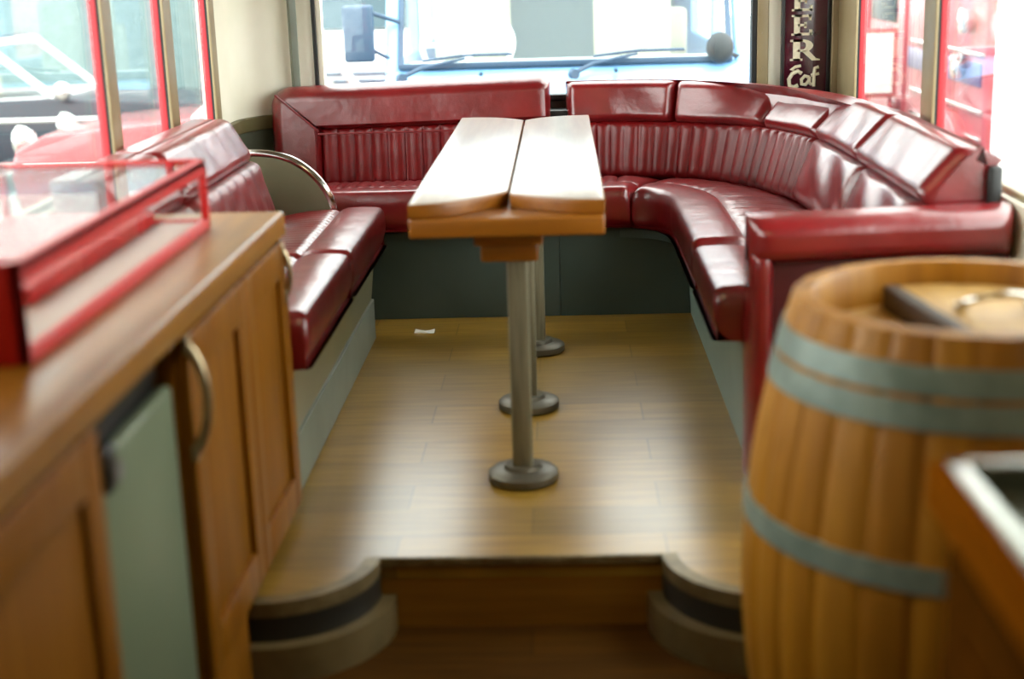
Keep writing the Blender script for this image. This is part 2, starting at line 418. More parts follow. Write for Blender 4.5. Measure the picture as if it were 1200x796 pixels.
b = BM(); box(b, 1.068, 1.10, YR-.09, YR-.02, .7, 1.75, .006); struct('trim_32', b, M['tan'], 'tan corner strip right of the hanging sign')
b = BM(); box(b, -1.0, 1.08, YR-.12, YR-.001, .69, .725, .004); struct('trim_33', b, M['black'], 'dark ledge below the rear window')

# ------------------------------------------------------------------ hanging sign
t = empty('hanging_sign', (.975, 5.79, .74), 'tall dark maroon sign with cream letters beside the rear window', 'sign')
b = BM(); box(b, .882, 1.056, 5.775, 5.80, .75, 1.5, .004); obj('board', b, M['sign'], t)
b = BM(); box(b, .874, .886, 5.765, 5.802, .745, 1.505, .003); box(b, 1.052, 1.066, 5.765, 5.802, .745, 1.505, .003)
obj('frame', b, M['black'], t, label='thin black frame')
def letter(bm, ch, x, z, w, h, y=5.775):
    s = .020; q = .010
    def bx(x0, x1, z0, z1): box(bm, x+x0*w, x+x1*w, y-.006, y+.001, z+z0*h, z+z1*h)
    if ch in 'E':
        bx(.12, .40, 0, 1); bx(0, .5, 0, .10); bx(0, .5, .90, 1)
        bx(.3, 1, 0, .12); bx(.88, 1.02, 0, .28); bx(.3, .95, .88, 1); bx(.84, .96, .72, 1); bx(.3, .72, .44, .56); bx(.62, .74, .36, .64)
    elif ch in 'BR':
        bx(.12, .40, 0, 1); bx(0, .5, 0, .10); bx(0, .5, .90, 1)
        def bowl(z0, z1, xr):
            cz, rz = (z0+z1)/2, (z1-z0)/2; out, inn = [], []
            for i in range(13):
                a = PI/2-PI*i/12
                out.append((x+w*(.5+(xr-.5)*math.cos(a)), z+h*(cz+rz*math.sin(a)))); inn.append((x+w*(.5+(xr-.78)*math.cos(a)), z+h*(cz+(rz-.11)*math.sin(a))))
            prism(bm, [(x+w*.3, z+h*z1)]+out+[(x+w*.3, z+h*z0), (x+w*.3, z+h*(z0+.11))]+inn[::-1]+[(x+w*.3, z+h*(z1-.11))], y-.006, y+.001, 'y')
        if ch == 'B': bowl(.48, 1, .92); bowl(0, .55, 1)
        else:
            bowl(.42, 1, .92)
            prism(bm, [(x+w*.45, z+h*.47), (x+w*.75, z+h*.47), (x+w*1.05, z+h*.1), (x+w*1.2, z+h*.06), (x+w*1.2, z), (x+w*.88, z)], y-.006, y+.001, 'y')
b = BM()
letter(b, 'R', .908, .892, .098, .082); letter(b, 'E', .912, .990, .080, .080); letter(b, 'E', .912, 1.084, .080, .080); letter(b, 'B', .908, 1.178, .085, .080)
# handwritten word under the letters
yy = 5.771
def stroke(pts, r=.007): tube(b, [(p[0], yy, p[1]) for p in pts], r, 8)
stroke([(.952, .872), (.93, .868), (.912, .856), (.925, .852)], .006)
stroke([(.955, .842), (.94, .852), (.918, .842), (.905, .82), (.908, .796), (.925, .788), (.942, .796)], .008)
stroke([(.985, .826), (.968, .832), (.955, .818), (.956, .800), (.972, .798), (.984, .812), (.986, .828), (.986, .804), (.996, .798)], .007)
stroke([(1.022, .866), (1.008, .862), (1.004, .84), (1.004, .79)], .007); stroke([(.992, .834), (1.024, .84)], .006)
obj('lettering', b, M['letter'], t, label='cream serif letters and a handwritten word')

# ------------------------------------------------------------------ bench pieces
def seat_profile():
    """(distance from front 0..1 of depth in metres, z) nose then top"""
    return None

def seat_section(bm, front, s0, s1, depth_fn, rib=True, zf=.495, zb=.455, zbot=.355, pitch=.042, nose=.13, gap=.004, n=40, seam_r=.03):
    """a cushion between arc lengths s0..s1 of the front path; ribs run from front to back"""
    L = s1-s0; us = spaced(L, .035, max(6, int(L/.011)))
    cols_t, cols_b = [], []
    for u in us:
        p, nn = front.at(s0+gap/2+u*(L-gap)/L); D = depth_fn(s0+u); e = edge(min(u, L-u), .035); colt, colb = [], []
        prof = [(.014, zbot), (-.004, zbot+.012), (-.016, zbot+.05), (-.018, zf-.05), (-.014, zf-.016), (-.004, zf-.004), (.012, zf), (.06, zf+.002), (nose-.03, zf), (nose-.012, zf-.006), (nose, zf-.014), (nose+.012, zf-.006)]
        m = 16
        for i in range(1, m+1):
            t = i/m; d = nose+.012+(D-nose-.012)*t; prof.append((d, zf-.004+(zb-zf)*t+.012*math.sin(PI*t)))
        for i, (d, z) in enumerate(prof):
            if i > 10 and rib:
                k = min(1, (i-10)/2, (len(prof)-i)/2, min(u, L-u)/.03)
                z += .009*(abs(math.sin(PI*u/pitch))**.55-1)*max(0, k)
            if i > 1: z = zbot+(z-zbot)*(.62+.38*e)
            if i < 8: d += .012*(1-e)
            q = p+nn*d; colt.append((q.x, q.y, z)); colb.append((q.x, q.y, zbot-.004 if i > 0 else zbot))
        cols_t.append(colt); cols_b.append(colb)
    grid_solid(bm, cols_t, cols_b); return bm

# ---- left bench along the wall
t = empty('bench', (-.95, 4.14, 0), 'red leather bench along the left windows, with ribbed seat and wrinkled back', 'bench')
left_bench = t
b = BM(); prism(b, [(-.70, .12), (-.675, .34), (-1.27, .34), (-1.27, 0.001), (-.70, 0.001)], 3.34, 4.955, 'y', .0); obj('base', b, M['leftbase'], t, label='olive cream base panel')
b = BM(); box(b, -.704, -.688, 3.34, 4.957, .002, .15, .003); obj('kick_strip', b, M['kick'], t, label='grey lower strip')
fp = Path([(-.648, 3.2), (-.648, 4.0), (-.645, 5.2)], side=1)
for s0, s1 in ((.15, .93), (.93, 1.755)):
    b = BM(); seat_section(b, fp, s0, s1, lambda s: .40, zf=.488, zb=.45, zbot=.35, nose=.14); obj('seat_cushion', b, M['leather'], t)
def lback(u, v, w, y0):          # u along y, v up the reclined back, w towards the aisle
    k = v/.41
    d = .055*min(k, .55)/.55+max(0, k-.55)*.24
    return (-1.015-d+w*.92, y0+u, .455+v*.965-.02*max(0, k-.55)+w*.36)
for y0, y1 in ((3.33, 3.855), (3.86, 4.735)):
    U = y1-y0
    b = BM(); pad(b, lambda u, v, w: lback(u, v, w, y0), U, .235, .055, .045, 26, 12,
                  relief=lambda u, v: .014*(abs(math.sin(PI*(u+.25*math.sin(v*9)*v)/.11))**.6-1)*min(1, u/.05, (U-u)/.05, v/.03, (.235-v)/.03)+.012, back=.03)
    obj('backrest_panel', b, M['leather_panel'], t)
    b = BM(); pad(b, lambda u, v, w: lback(u, v+.225, w, y0), U, .165, .055, .035, 24, 12, relief=lambda u, v: .002*math.sin(u*19+v*30), back=.05); obj('backrest_roll', b, M['leather'], t)
    b = BM(); prism(b, [(-1.06, .43), (-1.155, .83), (-1.235, .83), (-1.16, .43)], y0+.01, y1-.01, 'y', .012); obj('back_shell', b, M['leather'], t)

# ---- rear left bench (under the rear window)
t = empty('bench', (-.58, 5.5, 0), 'red leather bench below the rear window, left of the table, with broad padded border', 'bench')
b = BM(); box(b, -1.0, -.02, 5.245, 5.60, .001, .345); obj('base', b, M['rearbase'], t, label='dark grey green base panel')
rp = Path([(-1.13, 5.2), (-.5, 5.2), (-.018, 5.2)], side=1)
b = BM(); seat_section(b, rp, 0, rp.L, lambda s: .46, zf=.50, zb=.47, zbot=.352, rib=True); obj('seat_cushion', b, M['leather'], t)
Z0, Z1, XA, XB = .46, .842, -1.165, -.045
def rear_back(x, z, w):
    z = z+.028*(x-XA)/(XB-XA)*(z-Z0)/(Z1-Z0)
    # outer corners rounded in the plane of the back
    for cx, sx, R in ((XA+.075, -1, .075), (XB-.045, 1, .045)):
        cz = Z1-R+(.028 if sx > 0 else 0)
        if sx*(x-cx) > 0 and z > cz:
            dx, dz = x-cx, z-cz; m_ = max(abs(dx), abs(dz)); l = math.hypot(dx, dz)
            if l > 1e-6: x, z = cx+dx*m_/l, cz+dz*m_/l
    return (x, 5.718-w+(z-Z0)*.10, z)
def top_roll(u, v, w):
    k = v/(Z1-.675); xl = XA+.20*(1-k); x = xl+u*(XB-xl); return rear_back(x, .675+v, w)
b = BM(); pad(b, top_roll, 1.0, Z1-.675, .085, .05, 60, 14, back=.02, relief=lambda u, v: .004*math.sin(u*9), sides=(.16, .6, .4, 1)); obj('top_border', b, M['leather'], t)
def side_roll(u, v, w):
    zt = Z1-(Z1-.675)*u/.20; return rear_back(XA+u, Z0-.02+v*(zt-Z0+.02), w)
b = BM(); pad(b, side_roll, .20, 1.0, .085, .05, 16, 30, back=.02, sides=(1, .4, .3, .16)); obj('side_border', b, M['leather'], t)
b = BM(); pad(b, lambda u, v, w: rear_back(XA+.19+u, Z0-.01+v, w), XB-XA-.19, .235, .05, .025, 150, 10, relief=pleats(.070, .022, .02, XB-XA-.19, .235), back=.02)
obj('pleated_panel', b, M['leather_panel'], t)
b = BM(); box(b, XA+.14, XB-.01, 5.755, 5.80, .40, .80, .01, rot=((0, 5.755, .46), 'X', -.10)); obj('back_shell', b, M['leather'], t)
b = BM(); tube(b, [(XA+.03, 5.66, Z1-.02), (XA+.20, 5.63, .678)], .0045, 8); tube(b, [(XA+.20, 5.625, .668), (XA+.5, 5.625, .668), (XB, 5.625, .668)], .004, 8); obj('piping', b, M['piping'], t)

# ---- corner bench, rear right and along the right windows
t = empty('bench', (.62, 4.7, 0), 'red leather corner bench curving from the rear window along the right windows', 'bench')
bp = Path([(.02, 5.70), (.22, 5.70), (.46, 5.61), (.645, 5.41), (.755, 5.19), (.825, 4.95), (.85, 4.6), (.855, 4.1), (.855, 3.56)], side=1)
# travel goes right then towards the viewer; the aisle lies to the right of travel
def cback(s0):
    def fn(u, v, w):
        p, nn = bp.at(s0+u); h = min(1, max(0, (s0+u-.45)/.5)); h = h*h*(3-2*h)      # reclines outward as it rises, more along the side
        lo, hi = .18+.14*h, .22+.58*h
        off = lo*min(v, .215)+hi*max(0, v-.215); z = v if v < .215 else .215+(v-.215)*(1-.14*h)
        q = p+nn*(off-w*(.97-.12*h))
        return (q.x, q.y, .455+z+w*(.15+.3*h))
    return fn
bp.side = 1
S = bp.near
cuts_roll = [0., S(.43, 5.63), S(.70, 5.30), S(.83, 4.93), S(.852, 4.36), bp.L]
for a, c in zip(cuts_roll[:-1], cuts_roll[1:]):
    f = cback(a); U = c-a
    b = BM(); pad(b, lambda u, v, w: f(u+.001, v+.215, w), U-.002, .165, .064, .03, 30, 14, relief=lambda u, v, U=U: .006*math.sin(PI*u/U)**.6+.0013*math.sin(u*23+v*31), back=.04); obj('backrest_roll', b, M['leather'], t)
cuts_panel = [0., S(.83, 4.93), S(.853, 4.22), bp.L]
for i, (a, c) in enumerate(zip(cuts_panel[:-1], cuts_panel[1:])):
    f = cback(a); U = c-a
    if i == 0: rel = pleats(.057, .014, .02, U, .225)
    else: rel = lambda u, v, U=U: .028*math.sin(PI*u/U)**.5*math.sin(PI*v/.225)**.6 + .008*math.sin(u*17+v*24)*min(1, u/.05, (U-u)/.05, v/.04, (.225-v)/.04)
    b = BM(); pad(b, lambda u, v, w: f(u+.003, v, w), U-.006, .225, .05, .03, 170 if i == 0 else 30, 10, relief=rel, back=.03); obj('pleated_panel' if i == 0 else 'backrest_panel', b, M['leather_panel'] if i == 0 else M['leather'], t)
F, B = [], []
for k_ in range(61):
    s = bp.L*k_/60; p, nn = bp.at(s); fr, bk = [], []
    h = min(1, max(0, (k_-24)/16)); o3 = .095+.135*h*h*(3-2*h)
    for z, q1, q2 in ((.35, .02, o3-.06), (.6, .05, o3-.015), (.74-.02*h, .08, o3), (.80-.01*h, .085+.05*h, o3-.006), (.825-.015*h, .10+.06*h, o3-.03), (.838-.01*h, .075+.11*h, o3-.05-.01*h)):
        q = p+nn*q1; r_ = p+nn*q2; fr.append((q.x, q.y, z)); bk.append((r_.x, r_.y, z-(.035*h if z > .7 else 0)))
    F.append(fr); B.append(bk)
b = BM(); grid_solid(b, F, B); obj('back_shell', b, M['leather'], t)
# seat: front path from the middle of the rear seat round the corner and forward
ffp = Path([(-.012, 5.2), (.10, 5.2), (.22, 5.195), (.31, 5.15), (.365, 5.06), (.388, 4.93), (.392, 4.6), (.392, 4.1), (.392, 3.54)], side=1)
def cdepth(s):
    p, nn = ffp.at(s)
    return min((bp.p[i]-p).dot(nn) for i in range(0, len(bp.p), 4) if abs((bp.p[i]-p).cross(nn).z) < .06)+.03 if True else .46
dcache = [(ffp.L*i/80) for i in range(81)]
def safe_depth(s):
    try: return cdepth(s)
    except ValueError: return .47
dvals = [safe_depth(s) for s in dcache]
dvals = [sum(dvals[max(0, i-4):i+5])/len(dvals[max(0, i-4):i+5]) for i in range(81)]
def depth_s(s):
    x = min(max(s/ffp.L*80, 0), 79.999); i = int(x); return dvals[i]*(1-x+i)+dvals[i+1]*(x-i)
cuts = [0., ffp.near(.12, 5.2), ffp.near(.25, 5.19), ffp.near(.392, 4.15), ffp.L]
for a, c in zip(cuts[:-1], cuts[1:]):
    b = BM(); seat_section(b, ffp, a, c, depth_s, zf=.485 if a > .3 else .497, zb=.46, zbot=.35, pitch=.034, nose=.15); obj('seat_cushion', b, M['leather'], t)
b = BM(); box(b, -.018, .50, 5.245, 5.55, .001, .34); obj('rear_base', b, M['rearbase'], t, label='dark grey green base panel')
b = BM(); prism(b, [(.472, .001), (.452, .34), (.9, .34), (.9, .001)], 3.54, 5.245, 'y'); obj('side_base', b, M['rightbase'], t, label='pale blue grey base panel')
b = BM()
F, B = [], []
for k_ in range(25):                                   # panel that follows the inner corner
    s = ffp.near(.2, 5.19)+(ffp.near(.392, 4.7)-ffp.near(.2, 5.19))*k_/24; p, nn = ffp.at(s)
    F.append([(p.x+nn.x*.035, p.y+nn.y*.035, z) for z in (.30, .36)]); B.append([(p.x+nn.x*.1, p.y+nn.y*.1, z) for z in (.30, .36)])
grid_solid(b, F, B); obj('corner_rail', b, M['rearbase'], t)
b = BM(); box(b, 1.05, 1.085, 3.53, 3.555, .60, .78, .008); obj('end_bracket', b, M['black'], t, label='black bracket')

# ---- padded end partition of the right bench
t = empty('seat_divider', (.78, 3.47, 0), 'red leather covered end partition with padded top rail behind the barrel', 'divider')
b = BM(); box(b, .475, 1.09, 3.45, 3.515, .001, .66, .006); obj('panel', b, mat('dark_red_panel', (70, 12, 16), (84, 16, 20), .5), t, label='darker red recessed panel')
def rail(u, v, w): return (.452+u, 3.475-w, .565+v+.02*u)
b = BM(); pad(b, rail, .64, .115, .075, .04, 24, 12, back=.05, relief=lambda u, v: .004*math.sin(u*14)); obj('top_rail', b, M['leather'], t)
b = BM(); pad(b, lambda u, v, w: (.452+u, 3.475-w, .002+v), .062, .60, .07, .025, 8, 20, back=.05); obj('side_rail', b, M['leather'], t)

# ---- grey divider with chrome rim at the end of the left bench
t = empty('seat_divider', (-1.03, 4.985, 0), 'grey quarter round partition with chrome rim at the far end of the left bench', 'divider')
prof = [(-1.26, .66), (-1.12, .675), (-1.03, .67), (-.96, .65), (-.90, .61), (-.855, .56), (-.825, .50), (-.815, .44)]
P2 = Path(prof, side=1, n=6); out = [(p.x, p.y) for p in P2.p]
b = BM(); prism(b, out+[(-.815, .02), (-1.26, .02)], 4.97, 5.0, 'y'); obj('panel', b, M['divider'], t)
b = BM(); tube(b, [(x, 4.985, z) for x, z in out], .017, 12); obj('chrome_rim', b, M['chrome'], t, label='bright chrome rim')

# ------------------------------------------------------------------ folding table
t = empty('table', (-.135, 4.33, 0), 'long narrow wooden table with folded leaves on three steel posts in the aisle', 'table')
b = BM(); box(b, -.372, .097, 3.345, 5.30, .668, .714, .006); obj('tabletop', b, M['table_wood'], t, label='orange brown lower slab')
def leaf(x_out, x_in, yn_out, yn_in, yf_out, yf_in):
    pts = []; N = 10
    for i in range(N+1):
        k = i/N; pts.append((x_out+(x_in-x_out)*k, yn_out+(yn_in-yn_out)*k**2.0))
    for i in range(N+1):
        k = 1-i/N; pts.append((x_out+(x_in-x_out)*k, yf_out+(yf_in-yf_out)*k**3))
    return prism(BM(), pts, .7145, .751, 'z', .004)
def two_tone(o):
    for p_ in o.data.polygons:
        if p_.normal.z < .8: p_.material_index = 1  # upward faces stay pale, all others turn orange brown
    return o
two_tone(obj('leaf', leaf(-.372, -.139, 3.345, 3.53, 5.305, 5.17), [M['table_top'], M['table_wood']], t, label='left folded leaf, worn pale varnish'))
two_tone(obj('leaf', leaf(.099, -.133, 3.365, 3.49, 5.29, 5.17), [M['table_top'], M['table_wood']], t, label='right folded leaf, worn pale varnish'))
for x in (-.36, .085):
    for y in (3.5, 4.3, 5.1):
        b = BM(); box(b, x-.018, x+.018, y-.03, y+.03, .700, .722, .002); obj('hinge', b, M['foot'], t, label='small metal hinge')
b = BM(); box(b, -.222, -.052, 3.42, 5.15, .632, .668, .005); box(b, -.208, -.066, 3.45, 5.1, .585, .634, .006); obj('bracket_beam', b, M['table_wood'], t, label='orange brown beam under the top')
for y, x in ((3.484, -.119), (4.10, -.117), (4.75, -.098)):
    l = BM(); box(l, x-.026, x+.026, y-.026, y+.026, .02, .59, .008); lo = obj('leg', l, M['steel'], t, label='square steel post')
    f_ = BM(); lathe(f_, [(0, .001), (.085, .001), (.091, .006), (.091, .024), (.084, .030), (.05, .034), (.045, .045), (0, .045)], x, y, 40); obj('foot_flange', f_, M['foot'], lo, label='round floor flange')

# paper scrap on the floor
b = BM()
F = [[(-.555+.018*i, 5.02+.02*j, .0045+.004*math.sin(i*1.3+j)) for j in range(3)] for i in range(5)]
B = [[(x, y, .001) for x, y, z in r] for r in F]
grid_solid(b, F, B); tag(obj('paper_scrap', b, M['paper']), 'small white scrap of paper on the floor below the rear bench', 'paper')

# ------------------------------------------------------------------ left counter
XC = -.68
b = BM(); box(b, XL+.005, -.660, -.4, 3.31, .692, .75, .008)
tag(obj('worktop', b, M['oak_h']), 'long oak worktop under the red display case', 'worktop')
def door(root, y0, y1, z0, z1, x=XC):
    d = BM(); box(d, x-.004, x+.018, y0, y0+.07, z0, z1, .003); box(d, x-.004, x+.018, y1-.07, y1, z0, z1, .003)
    box(d, x-.004, x+.018, y0+.06, y1-.06, z0, z0+.08, .003); box(d, x-.004, x+.018, y0+.06, y1-.06, z1-.08, z1, .003)
    box(d, x-.006, x+.006, y0+.06, y1-.06, z0+.06, z1-.06, .002)
    return obj('door', d, M['oak_v'], root)
def bow_handle(parent, y, z0, z1, x, r=.009, out=.03):
    pts = []
    for i in range(15):
        k = i/14; pts.append((x+out*math.sin(PI*k)**.7, y, z0+(z1-z0)*k))
    h = BM(); tube(h, pts, r, 12); box(h, x-.004, x+.006, y-.012, y+.012, z0-.015, z0+.015, .003); box(h, x-.004, x+.006, y-.012, y+.012, z1-.015, z1+.015, .003)
    return obj('handle', h, M['bowmetal'], parent, label='bowed metal handle')
t = empty('base_cabinet', (-.97, 2.85, LOW), 'oak base cabinet at the far end of the counter, with two doors and bow handles', 'cabinet')
b = BM(); box(b, XL+.01, XC-.006, 2.765, 3.295, .001, .69, .003); box(b, XL+.01, XC-.006, 2.365, 2.70, LOW+.001, .69, .003); box(b, XL+.01, XC-.006, 2.69, 2.77, .005, .69, .003); obj('body', b, M['oak_v'], t)
d = door(t, 2.37, 2.84, .03, .685); bow_handle(d, 2.378, .475, .672, XC+.016)
d = door(t, 2.845, 3.29, .03, .685); bow_handle(d, 3.262, .555, .665, XC+.016, .007, .016)
b = BM(); box(b, XC-.02, XC+.004, 2.37, 2.70, LOW+.002, .03, .003); obj('plinth', b, M['oak_v'], t)
t = empty('refrigerator', (-.97, 2.12, LOW), 'grey under-counter fridge with black top panel between the oak cabinets', 'fridge')
b = BM(); box(b, XL+.01, XC-.035, 1.905, 2.345, LOW+.001, .685, .006); obj('body', b, M['black'], t)
b = BM(); box(b, XC-.034, XC-.004, 1.908, 2.342, -.13, .612, .010); d = obj('door', b, M['fridge'], t, label='plain grey door')
b = BM(); box(b, XC-.012, XC+.012, 1.925, 1.975, .565, .635, .008); obj('handle', b, M['black'], d, label='black door catch')
b = BM(); tube(b, [(XC-.012, 1.985, .585), (XC+.010, 1.985, .585)], .016, 20); obj('knob', b, M['greyknob'], d, label='small grey knob')
b = BM(); box(b, XC-.06, XC-.03, 1.908, 2.342, .622, .685, .004); obj('control_panel', b, M['black'], t, label='black recessed panel')
t = empty('base_cabinet', (-.97, 1.5, LOW), 'oak base cabinet nearest the viewer, left of the grey fridge', 'cabinet')
b = BM(); box(b, XL+.01, XC-.006, 1.05, 1.885, LOW+.001, .69, .003); obj('body', b, M['oak_v'], t)
door(t, 1.06, 1.88, -.10, .685)
b = BM(); box(b, XC-.03, XC-.008, 1.06, 1.88, LOW+.002, -.10, .003); obj('plinth', b, M['oak_v'], t)

# ------------------------------------------------------------------ red display case
t = empty('display_case', (-1.02, 2.52, .75), 'red framed glass display case on the oak worktop', 'display case')
x0, x1, y0, y1, z0, z1 = -1.245, -.785, 1.975, 3.10, .751, .905
b = BM(); s = .016
box(b, x0, x1, y0, y0+s, z0, z1, .002); box(b, x1-s, x1, y0, y1, z1-.034, z1-.002, .002)                                            # solid near end
for x in (x0, x1-s): box(b, x, x+s, y0, y1, z1-s, z1, .002); box(b, x, x+s, y0, y1, z0, z0+.022, .002)
for x in (x0, x1-s): box(b, x, x+s, y1-s, y1, z0, z1, .002); box(b, x, x+s, y0, y0+s, z0, z1, .002)
box(b, x0, x1, y1-s, y1, z1-s, z1, .002); box(b, x0, x1, y1-s, y1, z0, z0+.022, .002)
obj('frame', b, M['case'], t)
b = BM(); box(b, x0+.006, x0+.010, y0+s, y1-s, z0+.022, z1-s); obj('back_pane', b, M['caseglass'], t, label='glass back')
b = BM(); box(b, x0+.03, -.90, 2.30, y1-.03, z0+.015, z0+.045, .004); obj('tray', b, M['case'], t, label='red inner tray')
b = BM(); box(b, x0+s, x1-s+.002, y0+s, y1-s, z0+.002, z0+.014); obj('base', b, M['case_in'], t, label='pale lining')
b = BM(); box(b, x0+s, x1-s, y0+s, y1-s, z1-.007, z1-.003); obj('lid', b, M['caseglass'], t, label='glass lid')
b = BM(); box(b, x1-.010, x1-.006, y0+s, y1-s, z0+.022, z1-s); obj('side_pane', b, M['caseglass'], t, label='glass side')
b = BM(); box(b, x0+s, x1-s, y1-.010, y1-.006, z0+.022, z1-s); obj('end_pane', b, M['caseglass'], t, label='glass end')

# ------------------------------------------------------------------ barrel
bx_, by_ = .680, 2.345
t = empty('barrel', (bx_, by_, LOW), 'wooden cask with grey metal hoops standing in front of the red partition', 'barrel')
def brad(z):
    k = (z-.24)/.53; return .376-.090*abs(k)**1.9
b = BM(); NS = 28
bb = bmesh.new(); rings = []
zs = [LOW+.001+(.742-LOW-.001)*i/30 for i in range(31)]
per = 6
for z in zs:
    ring = []
    for k_ in range(NS*per):
        a = 2*PI*k_/(NS*per); ph = k_ % per
        ring.append(bb.verts.new((bx_+(brad(z)-(.005 if ph == 0 else 0))*math.cos(a), by_+(brad(z)-(.005 if ph == 0 else 0))*math.sin(a), z)))
    rings.append(ring)
def inner(z, r): return [bb.verts.new((bx_+r*math.cos(2*PI*k_/(NS*per)), by_+r*math.sin(2*PI*k_/(NS*per)), z)) for k_ in range(NS*per)]
rings += [inner(.744, .280), inner(.744, .263), inner(.728, .257), inner(.63, .257)]
for i in range(len(rings)-1):
    for k_ in range(NS*per):
        fc = bb.faces.new((rings[i][k_], rings[i][(k_+1) % (NS*per)], rings[i+1][(k_+1) % (NS*per)], rings[i+1][k_])); fc.material_index = (0, 1, 2, 0, 2, 1, 0, 1)[(k_//per*5) % 8]
bb.faces.new(rings[0][::-1]); bmesh.ops.recalc_face_normals(bb, faces=bb.faces[:]); merge(b, bb)
obj('staves', b, [M['barrel'], M['barrel_b'], M['barrel_c']], t, angle=30)
b = BM(); lathe(b, [(0, .640), (.2565, .640), (.2565, .668), (0, .668)], bx_, by_, 64); hd = obj('head', b, M['barrel_pale'], t, label='recessed pale wooden head')
# raised half hatch on the head
pa, pb = Vector((.60, 2.58)), Vector((.662, 2.098))
ang = [math.atan2(p.y-by_, p.x-bx_) for p in (pb, pa)]
pts = []
for i in range(25):
    a = ang[0]+((ang[1]-ang[0]) % (2*PI))*i/24; pts.append((bx_+.249*math.cos(a), by_+.249*math.sin(a)))
b = BM(); prism(b, pts, .6685, .704, 'z', .004); ht = obj('hatch', b, M['barrel_pale'], hd, label='raised half lid')
b = BM(); d_ = (pa-pb).normalized(); nn_ = Vector((-d_.y, d_.x)); q0 = bx_-.262
pa2, pb2 = pa+(pb-pa)*.06, pb+(pa-pb)*.06
prism(b, [pa2, pb2, pb2+nn_*.028, pa2+nn_*.028], .6685, .714, 'z', .003); obj('cross_bar', b, M['barrel_dark'], hd, label='dark cross batten')  # strip added in place of the shade along the lid's edge
b = BM(); hx, hy = .735, 2.36
tube(b, [(hx-.06*math.cos(PI*i/14), hy-.05*math.sin(PI*i/14)+.03, (.710+.03*math.sin(PI*i/14))) for i in range(15)], .006, 10)
box(b, hx-.07, hx-.05, hy+.02, hy+.04, .704, .716, .003); box(b, hx+.05, hx+.07, hy+.02, hy+.04, .704, .716, .003)
obj('ring_handle', b, M['chrome'], hd, label='metal ring pull')
for z0_, z1_ in ((.655, .697), (.603, .645), (.355, .397), (-.06, -.02), (-.15, -.11)):
    b = BM(); n_ = 80; w = .0035
    lathe(b, [(brad(z0_)-.004, z0_), (brad(z0_)+w, z0_), (brad((z0_+z1_)/2)+w, (z0_+z1_)/2), (brad(z1_)+w, z1_), (brad(z1_)-.004, z1_)], bx_, by_, n_, closed=True); obj('hoop', b, M['hoop'], t, label='grey metal hoop')

# ------------------------------------------------------------------ right counter
b = BM(); x0, x1, y0, y1 = .398, 1.09, -.4, 1.51
prism(b, [(x0, y0), (.425, y0), (.425, 1.485), (x0, y1)], .70, .75, 'z'); prism(b, [(x0, y1), (.425, 1.485), (.90, 1.485), (1.09, y1)], .70, .75, 'z')
prism(b, [(.90, y0), (1.09, y0), (1.09, y1), (.90, 1.485)], .70, .75, 'z'); prism(b, [(.425, y0), (.90, y0), (.90, .85), (.425, .85)], .70, .75, 'z')
tag(obj('worktop', b, M['oak_dark'], angle=30), 'dark wooden worktop with an inset tray in front of the barrel', 'worktop')
t = empty('inset_tray', (.66, 1.17, .66), 'dark metal tray with pale rim let into the right worktop', 'tray')
b = BM(); r = .02
box(b, .415, .415+r, .84, 1.495, .7505, .757, .002); box(b, .89, .91, .84, 1.495, .7505, .757, .002); box(b, .415, .91, 1.475, 1.495, .7505, .757, .002); box(b, .415, .91, .84, .86, .7505, .757, .002)
obj('rim', b, M['trayrim'], t, label='pale metal rim')
b = BM(); box(b, .428, .897, .853, 1.482, .715, .724)
box(b, .428, .432, .853, 1.482, .712, .750); box(b, .893, .897, .853, 1.482, .712, .750); box(b, .428, .897, 1.478, 1.482, .712, .750); box(b, .428, .897, .853, .857, .712, .750)
obj('basin', b, M['tray'], t)
t = empty('base_cabinet', (.76, .6, LOW), 'dark wooden cabinet under the right worktop, beside the barrel', 'cabinet')
b = BM(); box(b, .430, 1.085, -.35, 1.49, LOW+.001, .699, .004); obj('body', b, M['brown_dark'], t)
b = BM(); box(b, .418, .433, .80, 1.485, -.05, .66, .003); d = obj('door', b, M['brown_dark'], t)
b = BM(); box(b, .410, .424, .86, 1.42, .02, .58, .004); obj('door_panel', b, M['brown_dark'], d)

# ------------------------------------------------------------------ outside
b = BM(); box(b, -40, 40, -20, 60, GR-.1, GR); struct('ground', b, M['ground'], 'pale concrete ground outside')
def wheel(root, c, axis, r=.32, w=.2):
    b = BM(); cx, cy, cz = c
    lathe(b, [(0, -w/2), (r*.6, -w/2), (r*.94, -w/2), (r, -w/2+.03), (r, w/2-.03), (r*.94, w/2), (r*.6, w/2), (0, w/2)], 0, 0, 32)
    rot = Matrix.Rotation(PI/2, 3, 'X') if axis == 'y' else Matrix.Rotation(PI/2, 3, 'Y')
    bmesh.ops.rotate(b, cent=(0, 0, 0), matrix=rot, verts=b.verts[:]); bmesh.ops.translate(b, vec=c, verts=b.verts[:])
    wo = obj('wheel', b, M['tyre'], root)
    h = BM(); lathe(h, [(0, -w/2-.015), (r*.3, -w/2-.012), (r*.58, -w/2-.004), (r*.58, w/2+.004), (r*.3, w/2+.012), (0, w/2+.015)], 0, 0, 24)
    bmesh.ops.rotate(h, cent=(0, 0, 0), matrix=rot, verts=h.verts[:]); bmesh.ops.translate(h, vec=c, verts=h.verts[:])
    obj('hubcap', h, M['chrome'], wo)

